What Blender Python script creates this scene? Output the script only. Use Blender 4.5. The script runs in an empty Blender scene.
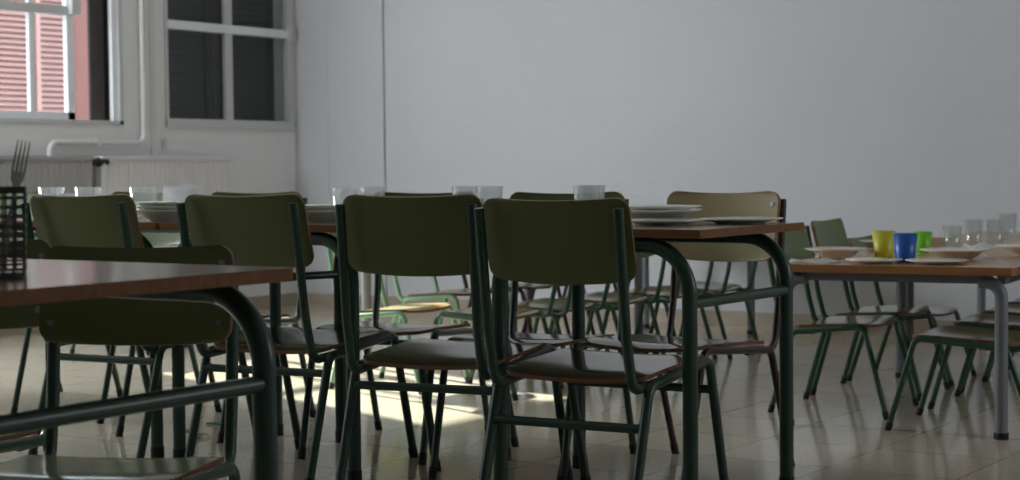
import bpy, bmesh, math, random
from mathutils import Vector, Matrix
random.seed(7)
PI = math.pi
scn = bpy.context.scene
COL = bpy.data.collections.new("room")
scn.collection.children.link(COL)

# ------------------------------------------------------------------ materials
def new_mat(name):
    m = bpy.data.materials.new(name); m.use_nodes = True
    nt = m.node_tree
    return m, nt, nt.nodes["Principled BSDF"]

def N(nt, t, **kw):
    n = nt.nodes.new(t)
    for k, v in kw.items():
        if k in n.inputs.keys(): n.inputs[k].default_value = v
        else: setattr(n, k, v)
    return n

def simple(name, col, rough=.5, metal=0, var=.12, scale=14, spec=.5, bump=0, coat=0):
    """base colour broken up by a soft noise"""
    m, nt, b = new_mat(name)
    tc = N(nt, "ShaderNodeTexCoord")
    no = N(nt, "ShaderNodeTexNoise", Scale=scale, Detail=4.0)
    nt.links.new(tc.outputs["Object"], no.inputs["Vector"])
    mx = N(nt, "ShaderNodeMix", data_type='RGBA')
    mx.inputs["A"].default_value = (*[c * (1 - var) for c in col], 1)
    mx.inputs["B"].default_value = (*[min(1, c * (1 + var)) for c in col], 1)
    nt.links.new(no.outputs["Fac"], mx.inputs["Factor"])
    nt.links.new(mx.outputs["Result"], b.inputs["Base Color"])
    b.inputs["Roughness"].default_value = rough
    b.inputs["Metallic"].default_value = metal
    b.inputs["Specular IOR Level"].default_value = spec
    if coat:
        b.inputs["Coat Weight"].default_value = coat
        b.inputs["Coat Roughness"].default_value = .08
    if bump:
        bp = N(nt, "ShaderNodeBump", Strength=bump, Distance=.01)
        n2 = N(nt, "ShaderNodeTexNoise", Scale=scale * 3, Detail=6.0)
        nt.links.new(tc.outputs["Object"], n2.inputs["Vector"])
        nt.links.new(n2.outputs["Fac"], bp.inputs["Height"])
        nt.links.new(bp.outputs["Normal"], b.inputs["Normal"])
    return m

def wood(name, dark, light, rough=.4, axis='X', scale=1.0, spec=.5):
    m, nt, b = new_mat(name)
    tc = N(nt, "ShaderNodeTexCoord")
    mp = N(nt, "ShaderNodeMapping")
    s = {'X': (1.2, 22, 22), 'Y': (22, 1.2, 22), 'Z': (22, 22, 1.2)}[axis]
    mp.inputs["Scale"].default_value = [v * scale for v in s]
    no = N(nt, "ShaderNodeTexNoise", Scale=2.2, Detail=7.0, Distortion=.6)
    cr = N(nt, "ShaderNodeValToRGB")
    cr.color_ramp.elements[0].position = .3; cr.color_ramp.elements[0].color = (*dark, 1)
    cr.color_ramp.elements[1].position = .72; cr.color_ramp.elements[1].color = (*light, 1)
    nt.links.new(tc.outputs["Object"], mp.inputs["Vector"])
    nt.links.new(mp.outputs["Vector"], no.inputs["Vector"])
    nt.links.new(no.outputs["Fac"], cr.inputs["Fac"])
    nt.links.new(cr.outputs["Color"], b.inputs["Base Color"])
    b.inputs["Roughness"].default_value = rough
    b.inputs["Specular IOR Level"].default_value = spec
    return m

def glassy(name, tint=(.93, .98, .96), alpha=.82, rough=.03, base=.05, refract_haze=0):
    """clear glass that lets light through"""
    m, nt, b = new_mat(name)
    out = nt.nodes["Material Output"]
    tr = N(nt, "ShaderNodeBsdfTransparent"); tr.inputs["Color"].default_value = (*tint, 1)
    gl = N(nt, "ShaderNodeBsdfGlossy"); gl.inputs["Roughness"].default_value = rough
    fr = N(nt, "ShaderNodeLayerWeight", Blend=.3)
    pw = N(nt, "ShaderNodeMath", operation='POWER'); pw.inputs[1].default_value = 1.9
    nt.links.new(fr.outputs["Facing"], pw.inputs[0])
    ma = N(nt, "ShaderNodeMath", operation='MULTIPLY_ADD')
    ma.inputs[1].default_value = alpha; ma.inputs[2].default_value = base
    mx = N(nt, "ShaderNodeMixShader")
    nt.links.new(pw.outputs[0], ma.inputs[0])
    nt.links.new(ma.outputs[0], mx.inputs["Fac"])
    nt.links.new(tr.outputs[0], mx.inputs[1]); nt.links.new(gl.outputs[0], mx.inputs[2])
    if refract_haze:  # white haze standing in for the bright window refracted in the glass
        tl = N(nt, "ShaderNodeBsdfTranslucent"); tl.inputs["Color"].default_value = (.95, 1, .99, 1)
        df = N(nt, "ShaderNodeBsdfDiffuse"); df.inputs["Color"].default_value = (.95, 1, .99, 1)
        m1 = N(nt, "ShaderNodeMixShader", Fac=.4); m2 = N(nt, "ShaderNodeMixShader", Fac=refract_haze)
        nt.links.new(tl.outputs[0], m1.inputs[1]); nt.links.new(df.outputs[0], m1.inputs[2])
        nt.links.new(mx.outputs[0], m2.inputs[1]); nt.links.new(m1.outputs[0], m2.inputs[2])
        mx = m2
    nt.links.new(mx.outputs[0], out.inputs["Surface"])
    return m

M = {}
def wall_material(name, col):
    m, nt, b = new_mat(name)
    g = N(nt, "ShaderNodeNewGeometry")
    n1 = N(nt, "ShaderNodeTexNoise", Scale=1.3, Detail=4.0)
    n2 = N(nt, "ShaderNodeTexNoise", Scale=22.0, Detail=6.0)
    for n in (n1, n2): nt.links.new(g.outputs["Position"], n.inputs["Vector"])
    mx = N(nt, "ShaderNodeMix", data_type='RGBA')
    mx.inputs["A"].default_value = (*[c * .94 for c in col], 1)
    mx.inputs["B"].default_value = (*[c * 1.05 for c in col], 1)
    nt.links.new(n1.outputs["Fac"], mx.inputs["Factor"])
    nt.links.new(mx.outputs["Result"], b.inputs["Base Color"])
    bp = N(nt, "ShaderNodeBump", Strength=.22, Distance=.012)
    nt.links.new(n2.outputs["Fac"], bp.inputs["Height"])
    nt.links.new(bp.outputs["Normal"], b.inputs["Normal"])
    b.inputs["Roughness"].default_value = .62
    return m
M['wall'] = wall_material("painted_plaster", (.575, .59, .61))
M['wall2'] = wall_material("lightened_plaster_window_side", (.76, .765, .765))  # same plaster, lightened to make up for the little light reaching this wall
M['wall_dim'] = wall_material("darkened_plaster", (.30, .29, .29))  # same plaster, darkened to cut bounce light onto the chair backs
M['ceil'] = wall_material("ceiling_paint", (.7, .7, .7))

def floor_material():
    m, nt, b = new_mat("terrazzo_tiles")
    g = N(nt, "ShaderNodeNewGeometry")
    mp = N(nt, "ShaderNodeMapping"); mp.inputs["Location"].default_value = (.12, .05, 0)
    nt.links.new(g.outputs["Position"], mp.inputs["Vector"])
    br = N(nt, "ShaderNodeTexBrick", offset=0.0, squash=1.0)
    br.inputs["Scale"].default_value = 1.0
    br.inputs["Brick Width"].default_value = .4; br.inputs["Row Height"].default_value = .4
    br.inputs["Mortar Size"].default_value = .0028; br.inputs["Mortar Smooth"].default_value = .3
    br.inputs["Color1"].default_value = (.56, .51, .395, 1)
    br.inputs["Color2"].default_value = (.51, .465, .355, 1)
    br.inputs["Mortar"].default_value = (.25, .225, .18, 1)
    nt.links.new(mp.outputs["Vector"], br.inputs["Vector"])
    vo = N(nt, "ShaderNodeTexNoise", Scale=75.0, Detail=3.0)
    nt.links.new(g.outputs["Position"], vo.inputs["Vector"])
    cr = N(nt, "ShaderNodeValToRGB")
    cr.color_ramp.elements[0].position = .35; cr.color_ramp.elements[0].color = (.72, .70, .67, 1)
    cr.color_ramp.elements[1].position = .6; cr.color_ramp.elements[1].color = (1, 1, 1, 1)
    nt.links.new(vo.outputs["Fac"], cr.inputs["Fac"])
    mx = N(nt, "ShaderNodeMix", data_type='RGBA', blend_type='MULTIPLY'); mx.inputs["Factor"].default_value = .6
    nt.links.new(br.outputs["Color"], mx.inputs["A"]); nt.links.new(cr.outputs["Color"], mx.inputs["B"])
    nt.links.new(mx.outputs["Result"], b.inputs["Base Color"])
    n3 = N(nt, "ShaderNodeTexNoise", Scale=3.0, Detail=4.0)
    nt.links.new(g.outputs["Position"], n3.inputs["Vector"])
    mr = N(nt, "ShaderNodeMapRange"); mr.inputs["To Min"].default_value = .07; mr.inputs["To Max"].default_value = .16
    nt.links.new(n3.outputs["Fac"], mr.inputs["Value"])
    nt.links.new(mr.outputs["Result"], b.inputs["Roughness"])
    b.inputs["Specular IOR Level"].default_value = .5
    return m
M['floor'] = floor_material()
M['skirt'] = simple("beige_skirting_tile", (.40, .33, .25), .4, scale=9)
M['olive'] = simple("olive_laminate", (.108, .128, .043), .34, var=.06, scale=9)
M['olive_far'] = simple("green_laminate", (.105, .155, .042), .34, var=.06, scale=9)
M['khaki'] = simple("khaki_laminate", (.42, .36, .185), .33, var=.06, scale=9)
M['seat'] = simple("seat_laminate", (.05, .046, .032), .1, var=.1, scale=9)
M['seat_kid'] = simple("small_seat_laminate", (.16, .19, .085), .14, var=.12, scale=9)
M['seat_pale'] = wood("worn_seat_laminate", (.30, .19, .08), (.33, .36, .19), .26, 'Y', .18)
M['ply'] = wood("plywood_edge", (.13, .055, .022), (.22, .10, .04), .5, 'X')
M['tube'] = simple("dark_green_enamel", (.018, .052, .036), .3, var=.15)
M['tube_kid'] = simple("green_enamel", (.026, .085, .048), .3, var=.15)
M['tube_sunlit'] = simple("sunlit_green_enamel", (.17, .33, .21), .34, var=.1)  # green enamel with the paleness of sunlight put into its colour
M['tube_brown'] = simple("dark_brown_enamel", (.035, .016, .012), .32, var=.15)
M['tube_grey'] = simple("grey_enamel", (.19, .20, .225), .35, var=.08)
M['rubber'] = simple("black_rubber", (.01, .01, .01), .7)
M['steel'] = simple("polished_steel", (.62, .62, .62), .22, 1.0, var=.05)
M['screw'] = simple("dull_screw", (.30, .30, .29), .4, .8, var=.05)
M['top'] = wood("brown_table_laminate", (.19, .125, .08), (.25, .17, .11), .17, 'X', .6)
M['edge'] = wood("brown_table_edge", (.165, .068, .026), (.235, .102, .040), .6, 'X', 1.0, .3)
M['top_kid'] = wood("beech_table_laminate", (.42, .25, .12), (.52, .33, .17), .25, 'Y', .6)
M['edge_kid'] = wood("beech_table_edge", (.30, .13, .045), (.40, .18, .07), .42, 'X')
M['china'] = simple("white_porcelain", (.80, .84, .77), .16, var=.03)  # pale green reflection tinted into the white
M['china_kid'] = simple("cream_porcelain", (.84, .79, .70), .2, var=.03)
def paper():
    m, nt, b = new_mat("white_paper")
    out = nt.nodes["Material Output"]
    tc = N(nt, "ShaderNodeTexCoord"); no = N(nt, "ShaderNodeTexNoise", Scale=30.0)
    nt.links.new(tc.outputs["Object"], no.inputs["Vector"])
    cr = N(nt, "ShaderNodeValToRGB")
    cr.color_ramp.elements[0].color = (.90, .90, .91, 1); cr.color_ramp.elements[1].color = (.96, .96, .97, 1)
    nt.links.new(no.outputs["Fac"], cr.inputs["Fac"]); nt.links.new(cr.outputs["Color"], b.inputs["Base Color"])
    b.inputs["Roughness"].default_value = .8
    tl = N(nt, "ShaderNodeBsdfTranslucent"); tl.inputs["Color"].default_value = (.9, .9, .92, 1)
    mx = N(nt, "ShaderNodeMixShader"); mx.inputs["Fac"].default_value = .65
    nt.links.new(b.outputs[0], mx.inputs[1]); nt.links.new(tl.outputs[0], mx.inputs[2]); nt.links.new(mx.outputs[0], out.inputs["Surface"])
    return m
M['paper'] = paper()
M['glass'] = glassy("drinking_glass", (.955, .985, .98), .9, .03, .10, .07)
M['pane'] = glassy("window_glass", (.95, .98, .98), .4, .01, .015)
M['alu'] = simple("painted_aluminium", (.56, .57, .58), .35, var=.04)
M['alu_w'] = simple("white_aluminium", (.80, .83, .86), .35, var=.04)
M['rad'] = simple("white_radiator_enamel", (.74, .72, .72), .4, var=.03)
M['rad2'] = simple("grey_radiator_enamel", (.40, .39, .385), .4, var=.03)
M['pipe'] = simple("painted_pipe", (.64, .64, .64), .45, var=.04)
M['pipe_dark'] = simple("grey_conduit", (.60, .59, .61), .5, var=.05)
M['track'] = simple("matte_dark_strip", (.012, .010, .009), .9, spec=.1)
M['black'] = simple("black_plastic", (.012, .014, .013), .4)
M['basket'] = simple("dark_grey_plastic", (.05, .058, .052), .38)
M['slat_dark'] = simple("dark_shutter", (.016, .014, .013), .6)
M['pink'] = simple("pink_stucco", (.22, .105, .092), .85, var=.12, scale=4, bump=.4)
M['pink_slat'] = simple("pink_shutter", (.50, .285, .26), .6, var=.08, scale=3)
M['pink_dark'] = simple("painted_slat_shade", (.16, .07, .06), .7)  # dark backing colour that paints the shade between the slats
M['ground'] = simple("street_paving", (.45, .43, .40), .8, var=.1, scale=3)
M['yellow'] = simple("yellow_plastic", (.58, .56, .03), .32, var=.04)
M['blue'] = simple("blue_plastic", (.012, .10, .42), .3, var=.04)
M['lime'] = simple("lime_plastic", (.17, .58, .02), .32, var=.04)
M['scrap'] = simple("green_scrap", (.03, .25, .12), .5)
M['leafm'] = simple("dry_leaf", (.22, .18, .09), .8)

# ------------------------------------------------------------------ mesh tools
class MB:
    def __init__(s):
        s.v = []; s.f = []; s.mi = []; s.sm = []
    def add(s, verts, faces, mi=0, smooth=False):
        o = len(s.v)
        s.v += [tuple(p) for p in verts]
        for k, f in enumerate(faces):
            s.f.append(tuple(i + o for i in f))
            s.mi.append(mi[k] if isinstance(mi, list) else mi); s.sm.append(smooth)
    def box(s, x0, y0, z0, x1, y1, z1, mi=0):
        v = [(x0,y0,z0),(x1,y0,z0),(x1,y1,z0),(x0,y1,z0),(x0,y0,z1),(x1,y0,z1),(x1,y1,z1),(x0,y1,z1)]
        s.add(v, [(0,3,2,1),(4,5,6,7),(0,1,5,4),(1,2,6,5),(2,3,7,6),(3,0,4,7)], mi)
    def tube(s, pts, r, n=10, mi=0, r1=None):
        pts = [Vector(p) for p in pts]
        m = len(pts)
        t0 = (pts[1] - pts[0]).normalized()
        ref = Vector((0, 0, 1)) if abs(t0.z) < .9 else Vector((1, 0, 0))
        a = t0.cross(ref).normalized(); prev = t0
        vs = []
        for i, p in enumerate(pts):
            if i == 0: t = t0
            elif i == m - 1: t = (pts[-1] - pts[-2]).normalized()
            else: t = ((pts[i] - pts[i-1]).normalized() + (pts[i+1] - pts[i]).normalized()).normalized()
            a = prev.rotation_difference(t) @ a
            a = (a - t * a.dot(t)).normalized(); prev = t
            b = t.cross(a)
            rr = r if r1 is None else r + (r1 - r) * i / (m - 1)
            for k in range(n):
                an = 2 * PI * k / n
                vs.append(p + (a * math.cos(an) + b * math.sin(an)) * rr)
        fs = []
        for i in range(m - 1):
            for k in range(n):
                k2 = (k + 1) % n
                fs.append((i*n+k, i*n+k2, (i+1)*n+k2, (i+1)*n+k))
        s.add(vs, fs, mi, True)
        s.add(vs[:n], [tuple(range(n))[::-1]], mi); s.add(vs[-n:], [tuple(range(n))], mi)
    def lathe(s, prof, n=28, mi=0, c=(0, 0, 0), smooth=True):
        vs = []; fs = []
        for r, z in prof:
            for k in range(n):
                a = 2 * PI * k / n
                vs.append((c[0] + r * math.cos(a), c[1] + r * math.sin(a), c[2] + z))
        for i in range(len(prof) - 1):
            for k in range(n):
                k2 = (k + 1) % n
                fs.append((i*n+k, i*n+k2, (i+1)*n+k2, (i+1)*n+k))
        s.add(vs, fs, mi, smooth)
        s.add(vs[:n], [tuple(range(n))[::-1]], mi); s.add(vs[-n:], [tuple(range(n))], mi)
    def slab(s, outline, z0, z1, mt=0, ms=1, mb=1):
        n = len(outline)
        vs = [(x, y, z0) for x, y in outline] + [(x, y, z1) for x, y in outline]
        fs = [tuple(range(n))[::-1], tuple(range(n, 2*n))]; mi = [mb, mt]
        for k in range(n):
            k2 = (k + 1) % n
            fs.append((k, k2, n + k2, n + k)); mi.append(ms)
        s.add(vs, fs, mi)
    def sheet(s, fn, us, vs_, th, mi=0, me=1):
        """fn(u,v)->(point,normal): a bent board of thickness th"""
        nu, nv = len(us), len(vs_)
        P = []; Q = []
        for v in vs_:
            for u in us:
                p, n = fn(u, v); P.append(p); Q.append(p - n * th)
        vs = P + Q; o = nu * nv; fs = []
        for j in range(nv - 1):
            for i in range(nu - 1):
                a = j*nu+i; fs.append((a, a+1, a+nu+1, a+nu)); fs.append((o+a, o+a+nu, o+a+nu+1, o+a+1))
        s.add(vs, fs, mi, True)
        ring = [i for i in range(nu)] + [j*nu+nu-1 for j in range(1, nv)] + [(nv-1)*nu+i for i in range(nu-2, -1, -1)] + [j*nu for j in range(nv-2, 0, -1)]
        k = len(ring)
        s.add([vs[i] for i in ring] + [vs[o+i] for i in ring], [(i, k+i, k+(i+1) % k, (i+1) % k) for i in range(k)], me)
    def build(s, name, mats, parent=None, loc=None, rot=None):
        me = bpy.data.meshes.new(name)
        me.from_pydata(s.v, [], s.f)
        if not isinstance(mats, (list, tuple)): mats = [mats]
        for m in mats: me.materials.append(m)
        me.polygons.foreach_set("material_index", [min(i, len(mats) - 1) for i in s.mi])
        me.polygons.foreach_set("use_smooth", s.sm)
        bm = bmesh.new(); bm.from_mesh(me); bmesh.ops.recalc_face_normals(bm, faces=bm.faces); bm.to_mesh(me); bm.free()
        me.update()
        o = bpy.data.objects.new(name, me); COL.objects.link(o)
        if parent: o.parent = parent
        if loc: o.location = loc
        if rot: o.rotation_euler = rot
        return o

def fillet(pts, rads, seg=7):
    """polyline with rounded corners"""
    pts = [Vector(p) for p in pts]; out = [pts[0]]
    for i in range(1, len(pts) - 1):
        r = rads[i - 1] if isinstance(rads, (list, tuple)) else rads
        a = (pts[i-1] - pts[i]).normalized(); b = (pts[i+1] - pts[i]).normalized()
        ang = a.angle(b)
        if r <= 0 or ang > 3.1: out.append(pts[i]); continue
        d = r / math.tan(ang / 2)
        c = pts[i] + (a + b).normalized() * (r / math.sin(ang / 2))
        s = pts[i] + a * d; e = pts[i] + b * d
        va = s - c; vb = e - c; th = va.angle(vb); ax = va.cross(vb).normalized()
        for k in range(seg + 1):
            out.append(c + Matrix.Rotation(th * k / seg, 3, ax) @ va)
    out.append(pts[-1]); return out

def rrect(x0, y0, x1, y1, r, seg=5):
    o = []
    for cx, cy, a0 in ((x1-r, y1-r, 0), (x0+r, y1-r, 90), (x0+r, y0+r, 180), (x1-r, y0+r, 270)):
        for k in range(seg + 1):
            a = math.radians(a0 + 90 * k / seg); o.append((cx + r*math.cos(a), cy + r*math.sin(a)))
    return o

def tag(o, label=None, cat=None, group=None, kind=None):
    if label: o["label"] = label
    if cat: o["category"] = cat
    if group: o["group"] = group
    if kind: o["kind"] = kind
    return o

def empty(name, loc=(0, 0, 0), rz=0):
    o = bpy.data.objects.new(name, None); COL.objects.link(o)
    o.location = loc; o.rotation_euler = (0, 0, rz); o.empty_display_size = .1
    return o

def dup(o, parent=None):
    c = o.copy(); COL.objects.link(c)
    if parent: c.parent = parent
    for ch in list(o.children): dup(ch, c)
    return c

# ------------------------------------------------------------------ room
XL, YB, XR, YF, ZC = -7.80, 8.74, 2.6, -2.6, 3.15
TH = .22
def structure(o):
    o["kind"] = "structure"; return o

m = MB(); m.box(XL - TH, YF, -.12, XR, YB + .2, 0); structure(m.build("floor", M['floor']))
m = MB(); m.box(XL - TH, YF, ZC, XR, YB + .2, ZC + .1); structure(m.build("ceiling", M['ceil']))
m = MB(); m.box(XL - TH, YB, 0, XR, YB + .2, ZC); structure(m.build("wall_back", M['wall']))
m = MB(); m.box(XR, YF, 0, XR + .2, YB + .2, ZC); structure(m.build("wall_right", M['wall']))
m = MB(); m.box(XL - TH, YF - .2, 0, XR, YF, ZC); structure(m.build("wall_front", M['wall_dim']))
# window wall with two openings
W1 = (6.0, 7.17); W2 = (7.525, 8.70); ZS, ZT = 1.205, 2.62
m = MB()
x0, x1 = XL - TH, XL
m.box(x0, YF, 0, x1, YB, ZS); m.box(x0, YF, ZT, x1, YB, ZC)
m.box(x0, YF, ZS, x1, W1[0], ZT); m.box(x0, W1[1], ZS, x1, W2[0], ZT); m.box(x0, W2[1], ZS, x1, YB, ZT)
structure(m.build("wall_left", M['wall2']))
m = MB(); m.box(XL + .018, YB - .018, 0, XR, YB, .085); structure(m.build("baseboard_back", M['skirt']))
m = MB(); m.box(XL, YF, 0, XL + .018, YB - .018, .085); structure(m.build("baseboard_left", M['skirt']))
# corner boxing on the back wall
m = MB(); m.box(XL + .17, YB - .005, .085, XL + .29, YB, ZC); structure(m.build("trim_1", M['wall']))

# window 1 : aluminium sliding window, right half open
w = structure(empty("window_1", (XL, (W1[0] + W1[1]) / 2, ZS)))
cy = (W1[0] + W1[1]) / 2
def wbox(mb, xa, ya, za, xb, yb, zb, y0): mb.box(xa - XL, ya - y0, za - ZS, xb - XL, yb - y0, zb - ZS)
m = MB()
wbox(m, XL-.10, W1[0], ZS, XL+.012, W1[0]+.03, ZT, cy); wbox(m, XL-.10, W1[1]-.03, ZS, XL+.012, W1[1], ZT, cy)
wbox(m, XL-.10, W1[0], ZS, XL+.012, W1[1], ZS+.022, cy); wbox(m, XL-.10, W1[0], ZT-.04, XL+.012, W1[1], ZT, cy)
m.build("window_frame", M['alu'], w)
m = MB(); wbox(m, XL-.09, W1[1]-.072, ZS+.022, XL-.002, W1[1]-.03, ZT-.04, cy); m.build("white_jamb", M['alu_w'], w)
m = MB(); wbox(m, XL-.10, W1[1]-.112, ZS+.022, XL-.03, W1[1]-.074, ZT-.04, cy); m.build("sash_track", M['track'], w)
m = MB(); wbox(m, XL-.215, W1[1]-.055, ZS+.022, XL-.10, W1[1], ZT-.04, cy); m.build("reveal_cover", M['track'], w)  # dark box added to cover the skylit wall reveal
sa, sb = 6.03, 6.815
m = MB()
wbox(m, XL-.05, sa, ZS+.022, XL-.015, sb, ZS+.066, cy); wbox(m, XL-.05, sa, ZT-.08, XL-.015, sb, ZT-.04, cy)
wbox(m, XL-.05, sa, ZS+.022, XL-.015, sa+.05, ZT-.04, cy); wbox(m, XL-.05, sb-.05, ZS+.022, XL-.015, sb, ZT-.04, cy)
s = m.build("sash", M['alu_w'], w)
m = MB(); wbox(m, XL-.055, sa, 1.838, XL-.008, sb+.02, 1.892, cy); m.build("transom_bar", M['alu'], s)
m = MB()
for yy in (6.49,): wbox(m, XL-.045, yy, ZS+.06, XL-.018, yy+.036, ZT-.08, cy)
m.build("glazing_bar", M['alu_w'], s)
m = MB(); wbox(m, XL-.034, sa+.02, ZS+.04, XL-.030, sb-.02, ZT-.06, cy); m.build("pane", M['pane'], s)
m = MB(); wbox(m, XL-.01, sb-.045, 1.845, XL+.03, sb+.02, 1.93, cy); m.build("latch", M['alu'], s)
# dark outside shutter folded open against the jamb of window 1
m = MB()
m.box(-.035, 0, 0, 0, .44, 1.36)
for k in range(26): m.box(-.045, .04, .05 + k*.05, .010, .40, .076 + k*.05)
o = m.build("window_shutter", M['slat_dark'], None, (XL - TH - .035, 7.165, ZS + .01))
tag(o, "dark louvred shutter leaf folded open outside the sunlit left window", "shutter")

# window 2 : closed, dark shutters outside
cy = (W2[0] + W2[1]) / 2
w = structure(empty("window_2", (XL, cy, ZS)))
m = MB()
wbox(m, XL-.045, W2[0], ZS, XL+.012, W2[0]+.022, ZT, cy); wbox(m, XL-.045, W2[1]-.036, ZS, XL+.012, W2[1], ZT, cy)
wbox(m, XL-.045, W2[0], ZS-.012, XL+.02, W2[1], ZS+.045, cy); wbox(m, XL-.045, W2[0], ZT-.04, XL+.012, W2[1], ZT, cy)
wbox(m, XL-.03, 8.068, ZS+.02, XL-.004, 8.135, ZT-.04, cy)
m.build("window_frame", M['alu'], w)
m = MB(); wbox(m, XL-.06, W2[0]+.02, 1.812, XL+.002, W2[1]-.01, 1.866, cy); m.build("transom_bar", M['alu_w'], w)
for ya, yb in ((W2[0]+.03, 8.06), (8.14, W2[1]-.04)):
    m = MB(); wbox(m, XL-.04, ya, ZS+.04, XL-.036, yb, ZT-.04, cy); m.build("pane", M['pane'], w)
m = MB(); wbox(m, XL+.0, W2[1]-.035, 1.80, XL+.035, W2[1]+.0, 1.90, cy); m.build("latch", M['alu'], w)
for k, (ya, yb) in enumerate(((W2[0]+.0, 8.09), (8.105, W2[1]))):
    m = MB()
    m.box(-.035, ya, ZS, 0, ya+.05, ZT); m.box(-.035, yb-.05, ZS, 0, yb, ZT); m.box(-.018, ya, ZS, -.006, yb, ZT)
    z = ZS + .02
    while z < ZT - .03:
        m.add([(-.03, ya+.05, z), (-.002, ya+.05, z+.03), (-.002, yb-.05, z+.03), (-.03, yb-.05, z),
               (-.03, ya+.05, z-.008), (-.002, ya+.05, z+.022), (-.002, yb-.05, z+.022), (-.03, yb-.05, z-.008)],
              [(0,1,2,3),(7,6,5,4),(0,4,5,1),(1,5,6,2),(2,6,7,3),(3,7,4,0)])
        z += .042
    o = m.build("window_shutter", M['slat_dark'], None, (XL - .16, 0, 0))
    tag(o, ("dark closed louvred shutter behind the left panes of the right window",
            "dark closed louvred shutter behind the right panes of the right window")[k], "shutter", "closed shutters of the right window")

# building across the street
FX = -12.6
b = empty("building", (FX, 10.2, 0)); tag(b, "pink stucco house across the street, seen through the left window", "building")
m = MB(); m.box(-.4, -9, 0, 0, 6, 3.35); m.build("wall", M['pink'], b)
ys = (10.22, 10.45, 10.545, 10.94)
for k, (ya, yb) in enumerate(((9.98, 10.46), (10.50, 10.93))):
    m = MB()
    ya -= 10.2; yb -= 10.2
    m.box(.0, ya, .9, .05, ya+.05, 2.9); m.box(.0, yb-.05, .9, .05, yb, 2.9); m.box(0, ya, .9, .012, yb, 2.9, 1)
    m.box(0, ya, .88, .05, yb, .95)
    z = .97
    while z < 2.88:
        m.add([(.012, ya+.05, z+.034), (.05, ya+.05, z+.004), (.05, yb-.05, z+.004), (.012, yb-.05, z+.034),
               (.012, ya+.05, z+.026), (.05, ya+.05, z-.008), (.05, yb-.05, z-.008), (.012, yb-.05, z+.026)],
              [(0,1,2,3),(7,6,5,4),(0,4,5,1),(1,5,6,2),(2,6,7,3),(3,7,4,0)])
        z += .052
    m.build("shutter", [M['pink_slat'], M['pink_dark']], b)
m = MB(); m.box(FX - 3, -2, -.12, XL - TH, 17, -.02); structure(m.build("ground", M['ground']))

# radiators
def radiator(label, ya, yb, mat, ridges, x=XL):
    r = empty("radiator", (x + .075, (ya + yb) / 2, .378)); tag(r, label, "radiator", "radiators under the windows")
    L = (yb - ya) / 2
    m = MB(); m.box(-.035, -L, 0, .02, L, .63)
    n = ridges
    for k in range(n):
        yc = -L + (k + .5) * 2 * L / n; ww = L / n * .62
        m.add([(.02, yc-ww, .02), (.027, yc-ww*.6, .03), (.027, yc+ww*.6, .03), (.02, yc+ww, .02),
               (.02, yc-ww, .60), (.027, yc-ww*.6, .59), (.027, yc+ww*.6, .59), (.02, yc+ww, .60)],
              [(0,1,5,4),(1,2,6,5),(2,3,7,6),(4,5,6,7),(0,3,2,1)], 0, False)
    m.build("panel", mat, r)
    m = MB(); m.box(-.05, -L-.004, .618, .038, L+.004, .636); m.build("top_grille", mat, r)
    m = MB()
    for yy in (-L*.7, L*.7): m.box(-.075, yy-.02, .1, -.035, yy+.02, .5)
    m.build("wall_bracket", mat, r)
    return r
r = radiator("ribbed white panel radiator on the wall below the dark closed window", 6.91, 8.03, M['rad'], 27)
r2 = radiator("grey radiator below the sunlit window, black valve at its end", 5.24, 6.84, M['rad2'], 38)
m = MB(); m.tube([(0, .80, .60), (0, .855, .60)], .022, 10); m.tube([(0, .855, .60), (0, .925, .602)], .03, 10)
m.build("valve", M['black'], r2)
m = MB(); m.tube([(.0, -.07, .60), (.0, -.36, .60)], .022, 10); m.build("air_vent", M['black'], r2)

# pipes on the window wall and the back wall
m = MB(); m.tube(fillet([(XL+.03, 7.315, ZC), (XL+.03, 7.315, 1.095), (XL+.03, 6.58, 1.095), (XL+.03, 6.58, .985)], .055), .017, 10)
m.tube([(XL+.012, 6.94, 1.095), (XL+.05, 6.94, 1.095)], .022)
tag(m.build("heating_pipe", M['pipe']), "white painted pipe bending along the wall to the left radiator", "pipe")
m = MB(); m.box(XL, 7.385, .99, XL+.028, 7.418, ZC)
tag(m.build("cable_duct", M['pipe']), "straight white vertical duct between the two windows", "cable duct")
m = MB(); m.tube([(-7.03, YB-.014, .085), (-7.03, YB-.012, ZC)], .006, 8)
tag(m.build("conduit", M['pipe_dark']), "thin grey vertical conduit on the back wall", "conduit")
m = MB(); m.box(XL, 7.49, 1.06, XL+.012, 7.52, 1.13)
tag(m.build("wall_hook", M['alu']), "tiny metal hook on the wall under the dark window's left corner", "hook")
m = MB(); m.box(XL + .0, 8.722, .086, XL+.012, 8.735, ZC); m.build("trim_2", M['pipe_dark'])["kind"] = "structure"

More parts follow.
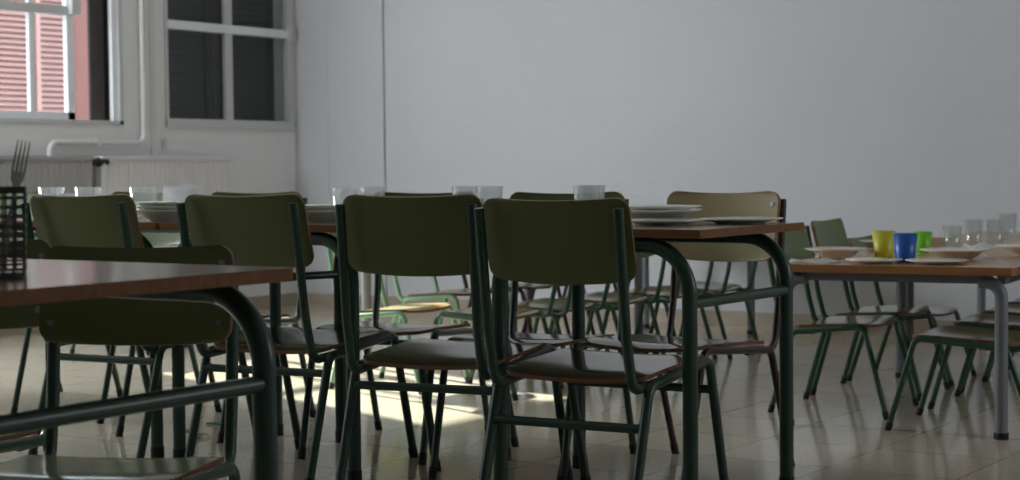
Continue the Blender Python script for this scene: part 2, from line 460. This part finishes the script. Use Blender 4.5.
# ------------------------------------------------------------------ chairs
# local frame: origin on the floor under the seat, +Y is where the sitter faces
YO = .28          # seat centre measured from the top of the backrest
SPEC = {
 'adult':  dict(kx=1.0, ky=1.0, kz=1.0, tube='tube', back='olive', seat='seat', st=((0, .325),), r=.0132),
 'adult_lean':  dict(lean=.035, kx=1.0, ky=1.0, kz=1.0, tube='tube', back='olive', seat='seat', st=((0, .325),), r=.0132),
 'adult_low': dict(lean=.015, kx=1.0, ky=1.0, kz=.99, tube='tube', back='olive', seat='seat', st=((0, .270), (1, .318)), r=.0132),
 'far': dict(kx=.965, ky=1.0, kz=.988, tube='tube', back='olive_far', seat='seat', st=((0, .325),), r=.0115),
 'khaki': dict(kx=.965, ky=1.0, kz=.988, tube='tube_brown', back='khaki', seat='seat', st=((1, .345),), r=.0115),
 'fore': dict(kx=.95, ky=.86, kz=.905, tube='tube', back='olive', seat='seat_kid', st=((0, .30),), r=.0125),
 'kid': dict(lean=.05, kx=.92, ky=.70, kz=.82, tube='tube_kid', back='olive_far', seat='seat_kid', st=(), r=.0105),
 'kid_deep': dict(lean=.05, kx=.92, ky=.80, kz=.80, tube='tube_kid', back='olive_far', seat='seat_kid', st=(), r=.0105),
 'kid_low': dict(lean=.05, kx=.88, ky=.70, kz=.715, tube='tube_kid', back='olive_far', seat='seat_kid', st=(), r=.0105),
 'pale': dict(lean=.05, kx=.92, ky=.70, kz=.82, tube='tube_sunlit', back='olive_far', seat='seat_pale', st=(), r=.0105),
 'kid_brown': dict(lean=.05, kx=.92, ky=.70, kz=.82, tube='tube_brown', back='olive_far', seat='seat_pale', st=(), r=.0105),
}
def make_chair(kind):
    S = SPEC[kind]; kx, ky, kz, r = S['kx'], S['ky'], S['kz'], S['r']
    tube = M[S['tube']]
    ln = S.get('lean', 0)
    P = lambda x, yp, z: Vector((x * kx, (yp - YO) * ky, z * kz))
    LN = lambda yp, z: yp - ln * max(0, z - .40) / .44
    root = empty("school_chair")
    X = .2135; XU = .193
    ZR0, ZR1 = .372, .402                      # seat rail, rear and front height
    YR0, YR1 = .085, .47
    for sx in (-1, 1):
        x = sx * X
        path_r = fillet([P(x*1.0, -.035, .012), P(x, YR0, ZR0), P(x, YR0 + .14, ZR0 + .011)], .04 * kz)
        m = MB(); m.tube(path_r, r); leg = m.build("leg", tube, root)
        m = MB(); m.tube([P(x, -.039, 0), P(x, -.027, .034)], r * 1.12); m.build("foot_cap", M['rubber'], leg)
        path_f = fillet([P(x, .585, .012), P(x, YR1, ZR1), P(x, YR1 - .14, ZR1 - .011)], .04 * kz)
        m = MB(); m.tube(path_f, r); leg = m.build("leg", tube, root)
        m = MB(); m.tube([P(x, .589, 0), P(x, .578, .034)], r * 1.12); m.build("foot_cap", M['rubber'], leg)
        m = MB(); m.tube([P(x, YR0 + .135, ZR0 + .0105), P(x, YR1 - .135, ZR1 - .0105)], r); m.build("seat_rail", tube, root)
        xi = sx * XU
        up = fillet([P(xi, LN(-.030, .822), .822), P(xi, LN(0, .50), .50), P(xi, .030, ZR0 - .006), P(xi + sx*.004, .20, ZR0 + .002)], [.5*kz, .045*kz], 8)
        m = MB(); m.tube(up, r); m.build("back_upright", tube, root)
    for fr, z in S['st']:
        if fr == 0: yp = -.035 + (YR0 + .035) * z / ZR0
        else: yp = .585 - (.585 - YR1) * z / ZR1
        m = MB(); m.tube([P(-X, yp, z), P(X, yp, z)], r * .9); m.build("stretcher", tube, root)
    # seat : bent plywood board with rounded corners
    W, Y0, Y1 = .206, .075, .505
    def seat(u, v):
        t = (v + 1) / 2
        yp = Y0 + (Y1 - Y0) * t
        d0, d1 = yp - Y0, Y1 - yp
        w = W
        for d, R in ((d0, .05), (d1, .07)):
            if d < R: w = min(w, W - R + math.sqrt(max(0, R*R - (R - d)**2)))
        z = .4005 + .020 * t + .006 * math.cos(u * PI / 2) * -1
        z += .010 * max(0, 1 - d0 / .06)**2 * -1 - .012 * max(0, 1 - d1 / .09)**2
        return P(u * w, yp, z), Vector((0, 0, 1))
    us = [-1 + 2*i/10 for i in range(11)]
    vs = [-1, -.985, -.95, -.9, -.82, -.6, -.3, 0, .3, .55, .7, .8, .88, .94, .98, 1]
    m = MB(); m.sheet(seat, us, vs, .011, 0, 1); m.build("seat", [M[S['seat']], M['ply']], root)
    # backrest : bent board, corners rounded, hollow side to the sitter
    WB, Z1, Z0 = .204, .848, .638
    def back(u, v):
        z = Z0 + (Z1 - Z0) * (v + 1) / 2
        d = min(z - Z0, Z1 - z); R = .035; w = WB
        if d < R: w = WB - R + math.sqrt(max(0, R*R - (R - d)**2))
        sag = -.007 * (1 - u*u) * max(0, (v + .2) / 1.2) + .008 * (1 - u * u) * -max(0, -(v + .5) / .5)
        yp = .043 * (Z1 - z) / .21 - .018 * (1 - u * u) + .012
        n = Vector((.32 * -u * .6, 1, .18)).normalized()
        return P(u * w, LN(yp, z), z + sag), n
    vs = [-1, -.98, -.92, -.84, -.74, -.65, -.3, 0, .3, .65, .74, .84, .92, .98, 1]
    us = [-1 + 2*i/14 for i in range(15)]
    m = MB(); m.sheet(back, us, vs, .012, 0, 1); bk = m.build("backrest", [M[S['back']], M['ply']], root)
    for sx in (-1, 1):
        for v in (-.6, .62):
            p, n = back(sx * .885, v)
            m = MB(); m.tube([p - n * .009, p + n * .003], .0075, 8); m.build("screw", M['screw'], bk)
    return root
PROTO = {}; USED = {}
def chair(kind, x, y, face, rz, label, group):
    """x,y = middle of the backrest's top edge; face +1 looks to +Y, -1 to -Y, 'L'/'R' to -X/+X"""
    if kind not in PROTO:
        PROTO[kind] = make_chair(kind); o = PROTO[kind]
    else: o = dup(PROTO[kind])
    base = {1: 0, -1: PI, 'L': PI/2, 'R': -PI/2}[face]
    a = base + rz
    ky = SPEC[kind]['ky']
    o.location = (x - math.sin(a) * YO * ky, y + math.cos(a) * YO * ky, 0)
    o.rotation_euler = (0, 0, a)
    tag(o, label, "chair", group)
    return o

G1 = "green school chairs with backs to the camera"
chair('adult_low', -2.303, 3.533, 1, .096, "dark green chair with low rear bar, nearest the middle table's free corner", G1)
chair('adult', -2.77, 3.545, 1, .20, "dark green school chair in the centre, left neighbour of the low-barred one", G1)
chair('adult_lean', -3.425, 3.625, 1, .16, "olive chair just beyond the corner of the foreground table, back to us", G1)
chair('adult_lean', -4.085, 3.60, 1, .13, "leftmost olive chair seen from behind, right next to the cutlery basket", G1)
G2 = "school chairs on the far side of the middle tables"
chair('khaki', -2.43, 4.68, -1, -.05, "khaki-backed chair with dark brown legs facing us behind the porcelain plates", G2)
chair('far', -2.94, 4.58, -1, .20, "far-side chair with bright green back behind the two centre glasses", G2)
chair('far', -3.56, 4.65, -1, .28, "far-side green chair whose top edge peeps over the central chair's back", G2)
chair('far', -4.36, 4.66, -1, .20, "far-side green chair peeping out before the ribbed radiator's right end", G2)
chair('far', -5.03, 4.77, -1, .15, "far-side green chair facing us behind the stacked plates with white napkin", G2)
chair('far', -5.78, 4.68, -1, .20, "leftmost far-side green chair, just visible right of the cutlery basket", G2)
G3 = "chairs tucked under the foreground table"
chair('fore', -2.527, 2.36, -1, .50, "green chair facing us, tucked under the foreground table near its green leg", G3)
chair('fore', -3.12, 2.42, -1, .42, "chair at the bottom left frame edge, mostly cut off, under the foreground table", G3)
G4 = "small green chairs at the children's table on the right"
KX = .70*YO
labels_l = ["small green chair facing right, first on the left side of the children's table",
            "second small green chair along the left side of the children's table",
            "third and lowest small green chair along the left side of the children's table"]
for (xo, yo), lb in zip(((-2.575, 5.93), (-2.645, 6.45), (-2.70, 6.93)), labels_l):
    chair('kid_low' if yo > 6.8 else 'kid', xo - KX, yo - .02, 'R', .10, lb, G4)
labels_r = ["small green chair facing left behind the grey leg at the frame's right edge",
            "second small green chair on the right side of the children's table",
            "third small chair on the right side of the children's table",
            "fourth small chair on the right side of the children's table"]
for (xo, yo), lb in zip(((-2.02, 5.77), (-2.08, 6.33), (-2.14, 6.82), (-2.20, 7.3)), labels_r):
    chair('kid_deep', xo + .80*YO, yo, 'L', .10, lb, G4)
G5 = "small chairs at the children's table by the back wall"
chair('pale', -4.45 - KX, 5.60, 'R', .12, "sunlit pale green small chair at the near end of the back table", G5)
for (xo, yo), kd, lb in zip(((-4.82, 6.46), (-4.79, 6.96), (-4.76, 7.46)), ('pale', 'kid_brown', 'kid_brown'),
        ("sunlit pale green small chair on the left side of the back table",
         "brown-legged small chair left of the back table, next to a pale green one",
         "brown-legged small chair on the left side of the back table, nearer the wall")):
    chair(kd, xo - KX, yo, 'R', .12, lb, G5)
words = ("nearest", "second", "third", "fourth", "last")
for k, (xo, yo) in enumerate(((-4.02, 5.69), (-4.01, 6.10), (-3.99, 6.53), (-3.97, 6.96), (-3.95, 7.39))):
    chair('kid', xo + KX, yo, 'L', .10, "%s small green chair in the left-facing row at the back table" % words[k], G5)
chair('kid', -6.75, 6.0, 'R', .3, "lone small green chair near the window wall, seen under the foreground chair back", "small chairs by the window wall")

# ------------------------------------------------------------------ tables
def table(x0, x1, y0, y1, zt, label, group, inset={}, bars=((-1, .565), (1, .565))):
    """tubular school table: a bent tube frame along each long side, cross bars at the ends"""
    cx, cy = (x0 + x1) / 2, (y0 + y1) / 2
    t = empty("dining_table", (cx, cy, 0)); tag(t, label, "table", group)
    L, Wd = (x1 - x0) / 2, (y1 - y0) / 2
    m = MB(); m.slab(rrect(-L, -Wd, L, Wd, .008), zt - .0215, zt, 0, 1, 1); m.build("tabletop", [M['top'], M['edge']], t)
    r = .020; zr = zt - .0215 - r; lx = L - .045; ly = Wd - .028; R = .125
    for sy in (-1, 1):
        for sx in (-1, 1):
            li = lx - inset.get((sx, sy), 0)
            p = fillet([(sx*li, sy*ly, .012), (sx*li, sy*ly, zr), (sx*(li - R - .04), sy*ly, zr)], R, 10)
            m = MB(); m.tube(p, r, 14); leg = m.build("leg", M['tube'], t)
            m = MB(); m.tube([(sx*li, sy*ly, 0), (sx*li, sy*ly, .04)], r + .0015, 14); m.build("foot_cap", M['rubber'], leg)
        m = MB(); m.tube([(-(lx - inset.get((-1, sy), 0) - R - .03), sy*ly, zr), (lx - inset.get((1, sy), 0) - R - .03, sy*ly, zr)], r, 14); m.build("top_rail", M['tube'], t)
    for sx, zb in bars:
        m = MB(); m.tube([(sx*lx, -ly, zb), (sx*(lx - inset.get((sx, 1), 0)), ly, zb)], .0145, 12); m.build("cross_bar", M['tube'], t)
    return t
ZT1 = .754
G = "brown-topped green tube tables in the middle row"
table(-2.80, -2.021, 3.76, 4.377, ZT1, "square brown table with curved green legs and a free right corner", G, {(-1, -1): .10}, ((1, .565),))
table(-3.935, -2.81, 3.76, 4.377, ZT1, "long brown table joined to the square one, behind the three middle chair backs", G, {(-1, 1): .19, (1, -1): .32, (1, 1): .18}, ((-1, .565),))
table(-5.20, -3.945, 3.76, 4.377, ZT1, "leftmost brown table of the middle row, with drinking glasses", G)
table(-3.11, -1.856, 1.455, 2.071, ZT1, "brown table in the left foreground carrying the cutlery basket", G)

def kid_table(x, y, rz, Wd, L, zt, label, group):
    """grey framed children's table; x,y = near left corner of its top"""
    t = empty("childrens_table"); t.rotation_euler = (0, 0, rz)
    c, s = math.cos(rz), math.sin(rz)
    t.location = (x + c*Wd/2 - s*L/2, y + s*Wd/2 + c*L/2, 0)
    tag(t, label, "table", group)
    a, b = Wd/2, L/2
    m = MB(); m.slab(rrect(-a, -b, a, b, .015), zt - .027, zt, 0, 1, 1); m.build("tabletop", [M['top_kid'], M['edge_kid']], t)
    r = .0215; lx, ly = a - .05, b - .05; zu = zt - .027
    for sx in (-1, 1):
        lx = a - (.05 if sx > 0 else .027)
        for sy in (-1, 1):
            m = MB(); m.tube(fillet([(sx*lx, sy*ly, .01), (sx*lx, sy*ly, zu - .03), (sx*(lx - .07), sy*ly, zu - .022)], .05), r, 14)
            leg = m.build("leg", M['tube_grey'], t)
            m = MB(); m.tube([(sx*lx, sy*ly, 0), (sx*lx, sy*ly, .022)], r + .003, 14); m.build("foot_cap", M['rubber'], leg)
    lx = a - .05
    for sy in (-1, 1):
        m = MB(); m.box(-lx + .03, sy*ly - .014, zu - .030, lx - .03, sy*ly + .014, zu - .001); m.build("apron", M['tube_grey'], t)
    for sx in (-1, 1):
        m = MB(); m.box(sx*lx - .014, -ly, zu - .030, sx*lx + .014, ly, zu - .001); m.build("apron", M['tube_grey'], t)
    return t
ZK = .572
G = "grey-legged children's tables"
kid_table(-2.607, 5.398, .115, .816, 1.6, ZK, "wood-topped children's table on grey legs with the coloured cups", G)
kid_table(-2.79, 7.005, .115, .816, 1.5, ZK, "wood-topped children's table continuing behind the coloured cups towards the wall", G)
kid_table(-5.03, 6.02, -.06, .765, 1.2, ZK, "nearer grey-legged children's table of the back row, half hidden by chair backs", G)
kid_table(-4.955, 7.24, -.06, .765, 1.2, ZK, "grey-legged children's table of the back row standing against the wall", G)

# ------------------------------------------------------------------ tableware
def plate_prof(R, deep):
    if deep:
        return [(R*.48, 0), (R*.50, .004), (R*.62, .010), (R*.74, .026), (R, .034), (R, .037), (R*.72, .030), (R*.60, .016), (R*.45, .010), (.001, .009)]
    return [(R*.58, 0), (R*.60, .003), (R*.72, .006), (R, .012), (R, .015), (R*.70, .010), (R*.60, .008), (.001, .008)]
PM = {}
def lathe_thing(key, prof, mat, name, x, y, z, label, cat, group, n=36):
    if key not in PM:
        m = MB(); m.lathe(prof, n); o = m.build(name, mat); PM[key] = o
    else:
        o = PM[key].copy(); COL.objects.link(o)
    o.location = (x, y, z)
    for k in ("label", "group"):
        if k in o: del o[k]
    tag(o, label, cat, group); return o
def plate(x, y, z, label, R=.118, deep=False, kid=False, group=None):
    return lathe_thing(('p', R, deep, kid), plate_prof(R, deep), M['china_kid' if kid else 'china'], "soup_plate" if deep else "plate", x, y, z, label, "plate", group)
def glass_prof(r0, r1, h):
    return [(r0, 0), (r1, h), (r1 - .0025, h), (r0 - .002, .012), (.001, .011)]
def glass(x, y, z, label, group, r0=.032, r1=.040, h=.106):
    return lathe_thing(('g', r0, r1, h), glass_prof(r0, r1, h), M['glass'], "drinking_glass", x, y, z, label, "glass", group)

Z = ZT1 + .0005
G = "porcelain plates on the middle tables"
plate(-2.155, 4.245, Z, "flat white plate by the free right corner of the middle table", group=G)
plate(-2.30, 4.058, Z, "flat white plate lying in front of the stacked plates on the middle table", R=.115, group=G)
ordn = ("lowest", "middle", "topmost")
for k in range(2):
    plate(-2.425, 4.262, Z + .0105*k, "%s soup plate of the pair before the khaki chair" % ("lower", "upper")[k], R=.125, deep=True, group="stacked soup plates before the khaki chair")
for k in range(3):
    plate(-4.07, 3.925, Z + .0125*k, "%s plate of the stack at the table seam left, under the napkin" % ordn[k], R=.12, deep=True, group="stacked plates at the seam")
for k in range(2):
    plate(-3.47, 3.99, Z + .0152*k, "%s plate of the pair between the second and central chair backs" % ("lower", "upper")[k], R=.118, deep=True, group="paired plates between chair backs")
G = "drinking glasses on the middle tables"
for (x, y), lb in (((-2.647, 4.23), "clear glass at the centre, nearer of the pair before the bright green chair back"),
                   ((-2.688, 4.325), "clear glass at the centre, farther of the pair before the bright green chair back"),
                   ((-3.385, 4.01), "clear glass left of the central chair back, left one of the pair"),
                   ((-3.43, 4.20), "clear glass showing over the central chair back's left corner, right one of the pair"),
                   ((-3.067, 4.20), "clear glass showing above the right corner of the central chair back"),
                   ((-2.935, 4.145), "lower clear glass in the gap between the two central chair backs"),
                   ((-4.47, 4.20), "clear tumbler beside the napkin on the plate stack, left table"),
                   ((-4.80, 4.24), "clear tumbler above the leftmost chair back, right one of two"),
                   ((-5.00, 4.24), "hazy clear tumbler nearest the cutlery basket on the left table")):
    if x < -4.4: glass(x, y, Z, lb, G, .040, .050, .106)
    else: glass(x, y, Z, lb, G)

def napkin(x, y, z, rz, label, w=.14, d=.14, fold=.045, name="paper_napkin"):
    m = MB()
    def f(u, v):
        return Vector((u*w/2, v*d/2, fold * max(0, 1 - abs(v) * 1.6) + .004*math.sin(u*4 + v*3) + .006)), Vector((0, 0, 1))
    us = [-1 + .2*i for i in range(11)]
    m.sheet(f, us, us, .002, 0, 0)
    return tag(m.build(name, M['paper'], None, (x, y, z), (0, 0, rz)), label, "napkin", "paper napkins")
napkin(-4.02, 3.945, Z + .060, .75, "folded white napkin standing on the left plate stack", .12, .10, .048)
napkin(-4.90, 4.20, Z, .9, "low white napkin between the two tumblers above the leftmost chair back", .13, .10, .075)

def fork(x, y, z, rx, rz, label, L=.19, name="fork"):
    m = MB()
    # lies along +Y, tines at the far end
    def strip(pts):
        vs = []; fs = []
        for (yy, hw, zz) in pts: vs += [(-hw, yy, zz), (hw, yy, zz), (hw, yy, zz + .0022), (-hw, yy, zz + .0022)]
        for i in range(len(pts) - 1):
            a = 4*i; b = a + 4
            for k in range(4): fs.append((a + k, a + (k+1) % 4, b + (k+1) % 4, b + k))
        fs += [(3, 2, 1, 0), (len(vs)-4, len(vs)-3, len(vs)-2, len(vs)-1)]
        m.add(vs, fs, 0)
    strip([(0, .007, 0), (.01, .009, 0), (.06, .006, .003), (.10, .0035, .006), (.125, .004, .004), (.138, .011, .001), (.150, .0125, 0)])
    for k in range(4):
        cx = -.0105 + k*.007
        vs = []
        for yy, zz, hw in ((.148, 0, .0022), (.165, .0015, .0020), (.185, .005, .0016), (.198, .009, .0010)):
            vs += [(cx-hw, yy, zz), (cx+hw, yy, zz), (cx+hw, yy, zz+.002), (cx-hw, yy, zz+.002)]
        fs = [(3, 2, 1, 0), (12, 13, 14, 15)]
        for i in range(3):
            a = 4*i; b = a + 4
            for q in range(4): fs.append((a+q, a+(q+1) % 4, b+(q+1) % 4, b+q))
        m.add(vs, fs, 0)
    return tag(m.build(name, M['steel'], None, (x, y, z), (rx, 0, rz)), label, "fork")

# cutlery basket on the foreground table
def basket(x, y, z, rz):
    b = empty("cutlery_basket", (x, y, z), rz); tag(b, "dark plastic lattice cutlery basket at the left edge of the foreground table", "basket")
    a0, a1, H = .060, .0635, .136
    m = MB(); m.slab(rrect(-a0, -a0, a0, a0, .012), 0, .006); m.build("base", M['basket'], b)
    def ring(zc, h, e):
        t = zc / H; a = a0 + (a1 - a0) * t; th = .0032
        return [(-a, -a, zc-h, a, -a+th, zc+h), (-a, a-th, zc-h, a, a, zc+h), (-a, -a, zc-h, -a+th, a, zc+h), (a-th, -a, zc-h, a, a, zc+h)]
    m = MB()
    for q in ring(H - .004, .005, 0): m.box(*q)
    m.build("rim", M['basket'], b)
    m = MB()
    for k in range(9):
        zc = .008 + k * .0140
        for q in ring(zc, .0017, 0): m.box(*q)
    n = 8
    for k in range(n + 1):
        u = -1 + 2*k/n
        for ax in (0, 1):
            for sg in (-1, 1):
                p0 = (u*(a0-.002), sg*(a0-.0018), .004); p1 = (u*(a1-.002), sg*(a1-.0018), H-.004)
                if ax: p0 = (p0[1], p0[0], p0[2]); p1 = (p1[1], p1[0], p1[2])
                m.tube([p0, p1], .0019, 6)
    m.build("lattice", M['basket'], b)
BX, BY, BZR = -2.1110, 1.6585, .86
basket(BX, BY, Z, BZR)
f = fork(0, 0, 0, 0, 0, "steel fork standing in the cutlery basket, tines up")
cr_, cu_ = Vector((.66, .75, 0)), Vector((0, 0, 1))
up_ = (cu_ + cr_ * .20).normalized(); nn_ = cr_.cross(up_).normalized(); wv_ = up_.cross(nn_)
mt_ = Matrix((wv_, up_, nn_)).transposed().to_4x4(); mt_.translation = Vector((BX, BY, Z + .012)) + cr_ * .023 + Vector((.005, -.004, 0))
f.matrix_world = mt_ @ Matrix.Diagonal((.82, 1, 1, 1))
# children's table ware
ZK2 = ZK + .0005
def cup(x, y, mat, label, r0=.032, r1=.0435, h=.100):
    prof = [(r0, 0), (r0 + .001, .003), (r1, h), (r1 - .002, h), (r0 - .001, .006), (.001, .005)]
    m = MB(); m.lathe(prof, 32)
    o = m.build("plastic_cup", mat, None, (x, y, ZK2)); tag(o, label, "cup", "coloured plastic cups")
cup(-2.40, 5.875, M['yellow'], "yellow plastic cup on the children's table")
cup(-2.241, 5.68, M['blue'], "blue plastic cup on the children's table")
cup(-2.435, 6.35, M['lime'], "lime green plastic cup on the children's table", .031, .037, .080)
G = "plates on the children's table"
plate(-2.565, 5.88 - .06, ZK2, "cream soup plate on the left of the children's table before small chair backs", .115, True, True, G)
plate(-2.31, 5.565, ZK2, "flat white plate in front of the yellow cup", .098, False, True, G)
plate(-2.105, 5.615, ZK2, "flat white plate at the near edge, right of the blue cup", .105, False, True, G)
plate(-2.145, 5.91, ZK2, "cream soup plate holding a napkin behind the flat plates", .125, True, True, G)
plate(-2.01, 6.30, ZK2, "cream soup plate cut by the right frame edge", .115, True, True, G)
plate(-2.645, 6.50, ZK2, "cream soup plate behind the yellow cup, far left on the children's table", .11, True, True, G)
plate(-2.63, 6.97, ZK2, "small cream plate behind the lime cup", .10, True, True, G)
G = "clear tumblers on the children's table"
for (x, y, h), lb in (((-2.48, 6.80, .088), "clear tumbler right of the lime green cup"),
                      ((-2.455, 6.98, .108), "tall clear tumbler, left of the middle pair behind the napkin plate"),
                      ((-2.375, 7.02, .108), "tall clear tumbler, right of the middle pair behind the napkin plate"),
                      ((-2.52, 7.62, .115), "tall clear tumbler at the right frame edge")):
    glass(x, y, ZK2, lb, G, .033, .040, h)
napkin(-2.50, 5.50, ZK2, .2, "white paper napkin under cutlery at the near left corner of the children's table", .17, .12, .006)
napkin(-2.07, 5.93, ZK2 + .037, .8, "folded white napkin lying on the cream soup plate", .10, .09, .012)
f3 = fork(-2.47, 5.44, ZK2 + .017, .05, .35, "steel fork lying on the paper napkin of the children's table"); f3.scale = (.8,)*3
f4 = fork(-1.94, 5.98, ZK2 + .001, 0, 1.2, "steel fork lying on the children's table by the right frame edge"); f4.scale = (.8,)*3

# litter on the floor
m = MB(); m.tube([(0, 0, .004), (.03, .02, .006), (.08, .02, .004)], .004, 6)
tag(m.build("plastic_scrap", M['scrap'], None, (-4.38, 4.40, 0)), "green plastic scrap on the floor left of centre", "scrap")
m = MB()
m.sheet(lambda u, v: (Vector((u*.05*(1-.6*v*v), v*.03, .012 + .006*u*u)), Vector((0, 0, 1))), [-1, -.5, 0, .5, 1], [-1, -.5, 0, .5, 1], .002, 0, 0)
tag(m.build("dry_leaf", M['leafm'], None, (-4.21, 4.17, 0), (0, .15, .4)), "dry curled leaf on the floor near the green scrap", "leaf")

# ------------------------------------------------------------------ light
wd = bpy.data.worlds.new("sky"); scn.world = wd; wd.use_nodes = True
bg = wd.node_tree.nodes["Background"]
bg.inputs["Color"].default_value = (.80, .90, 1.0, 1); bg.inputs["Strength"].default_value = 3.0

sd = bpy.data.lights.new("sun", 'SUN'); sd.energy = 26; sd.angle = math.radians(.8); sd.color = (1, .95, .84)
so = bpy.data.objects.new("sun", sd); COL.objects.link(so)
so.rotation_euler = Vector((3.3, -1.02, -1.98)).to_track_quat('-Z', 'Y').to_euler()
def area(name, loc, d, sx, sy, e, col):
    l = bpy.data.lights.new(name, 'AREA'); l.shape = 'RECTANGLE'; l.size = sx; l.size_y = sy; l.energy = e; l.color = col
    o = bpy.data.objects.new(name, l); COL.objects.link(o); o.location = loc
    o.rotation_euler = Vector(d).to_track_quat('-Z', 'Y').to_euler()
area("daylight_window_far", (XL + .05, 4.7, 1.9), (1, .3, -.05), 2.2, 1.4, 218, (.90, .94, 1.0))
area("daylight_window_near", (XL + .05, 1.2, 1.9), (1, 0, -.1), 1.6, 1.4, 30, (.88, .93, 1.0))

area("added_right_fill", (XR - .05, 6.3, 1.9), (-1, .1, -.1), 2.2, 1.4, 52, (.95, .96, 1.0))  # fill lamp added to brighten the window wall and the small chairs

# ------------------------------------------------------------------ camera
yaw, pitch, roll, H = 0.6045250, 0.0414185, -0.0099458, .9097
F = Vector((-math.sin(yaw)*math.cos(pitch), math.cos(yaw)*math.cos(pitch), -math.sin(pitch)))
R = Vector((math.cos(yaw), math.sin(yaw), 0)); U = R.cross(F)
R2 = R*math.cos(roll) + U*math.sin(roll); U2 = U*math.cos(roll) - R*math.sin(roll)
cd = bpy.data.cameras.new("camera"); cam = bpy.data.objects.new("camera", cd); COL.objects.link(cam)
mat = Matrix((R2, U2, -F)).transposed().to_4x4(); mat.translation = (0, 0, H)
cam.matrix_world = mat
cd.sensor_width = 36; cd.sensor_fit = 'HORIZONTAL'; cd.lens = 1700 / 1020 * 36
cd.dof.use_dof = True; cd.dof.focus_distance = 4.1; cd.dof.aperture_fstop = 5.6
cd.clip_start = .05
scn.camera = cam
scn.view_settings.view_transform = 'Standard'
scn.view_settings.look = 'None'
scn.view_settings.exposure = 0
scn.cycles.use_denoising = True
scn.cycles.max_bounces = 8
scn.cycles.diffuse_bounces = 4
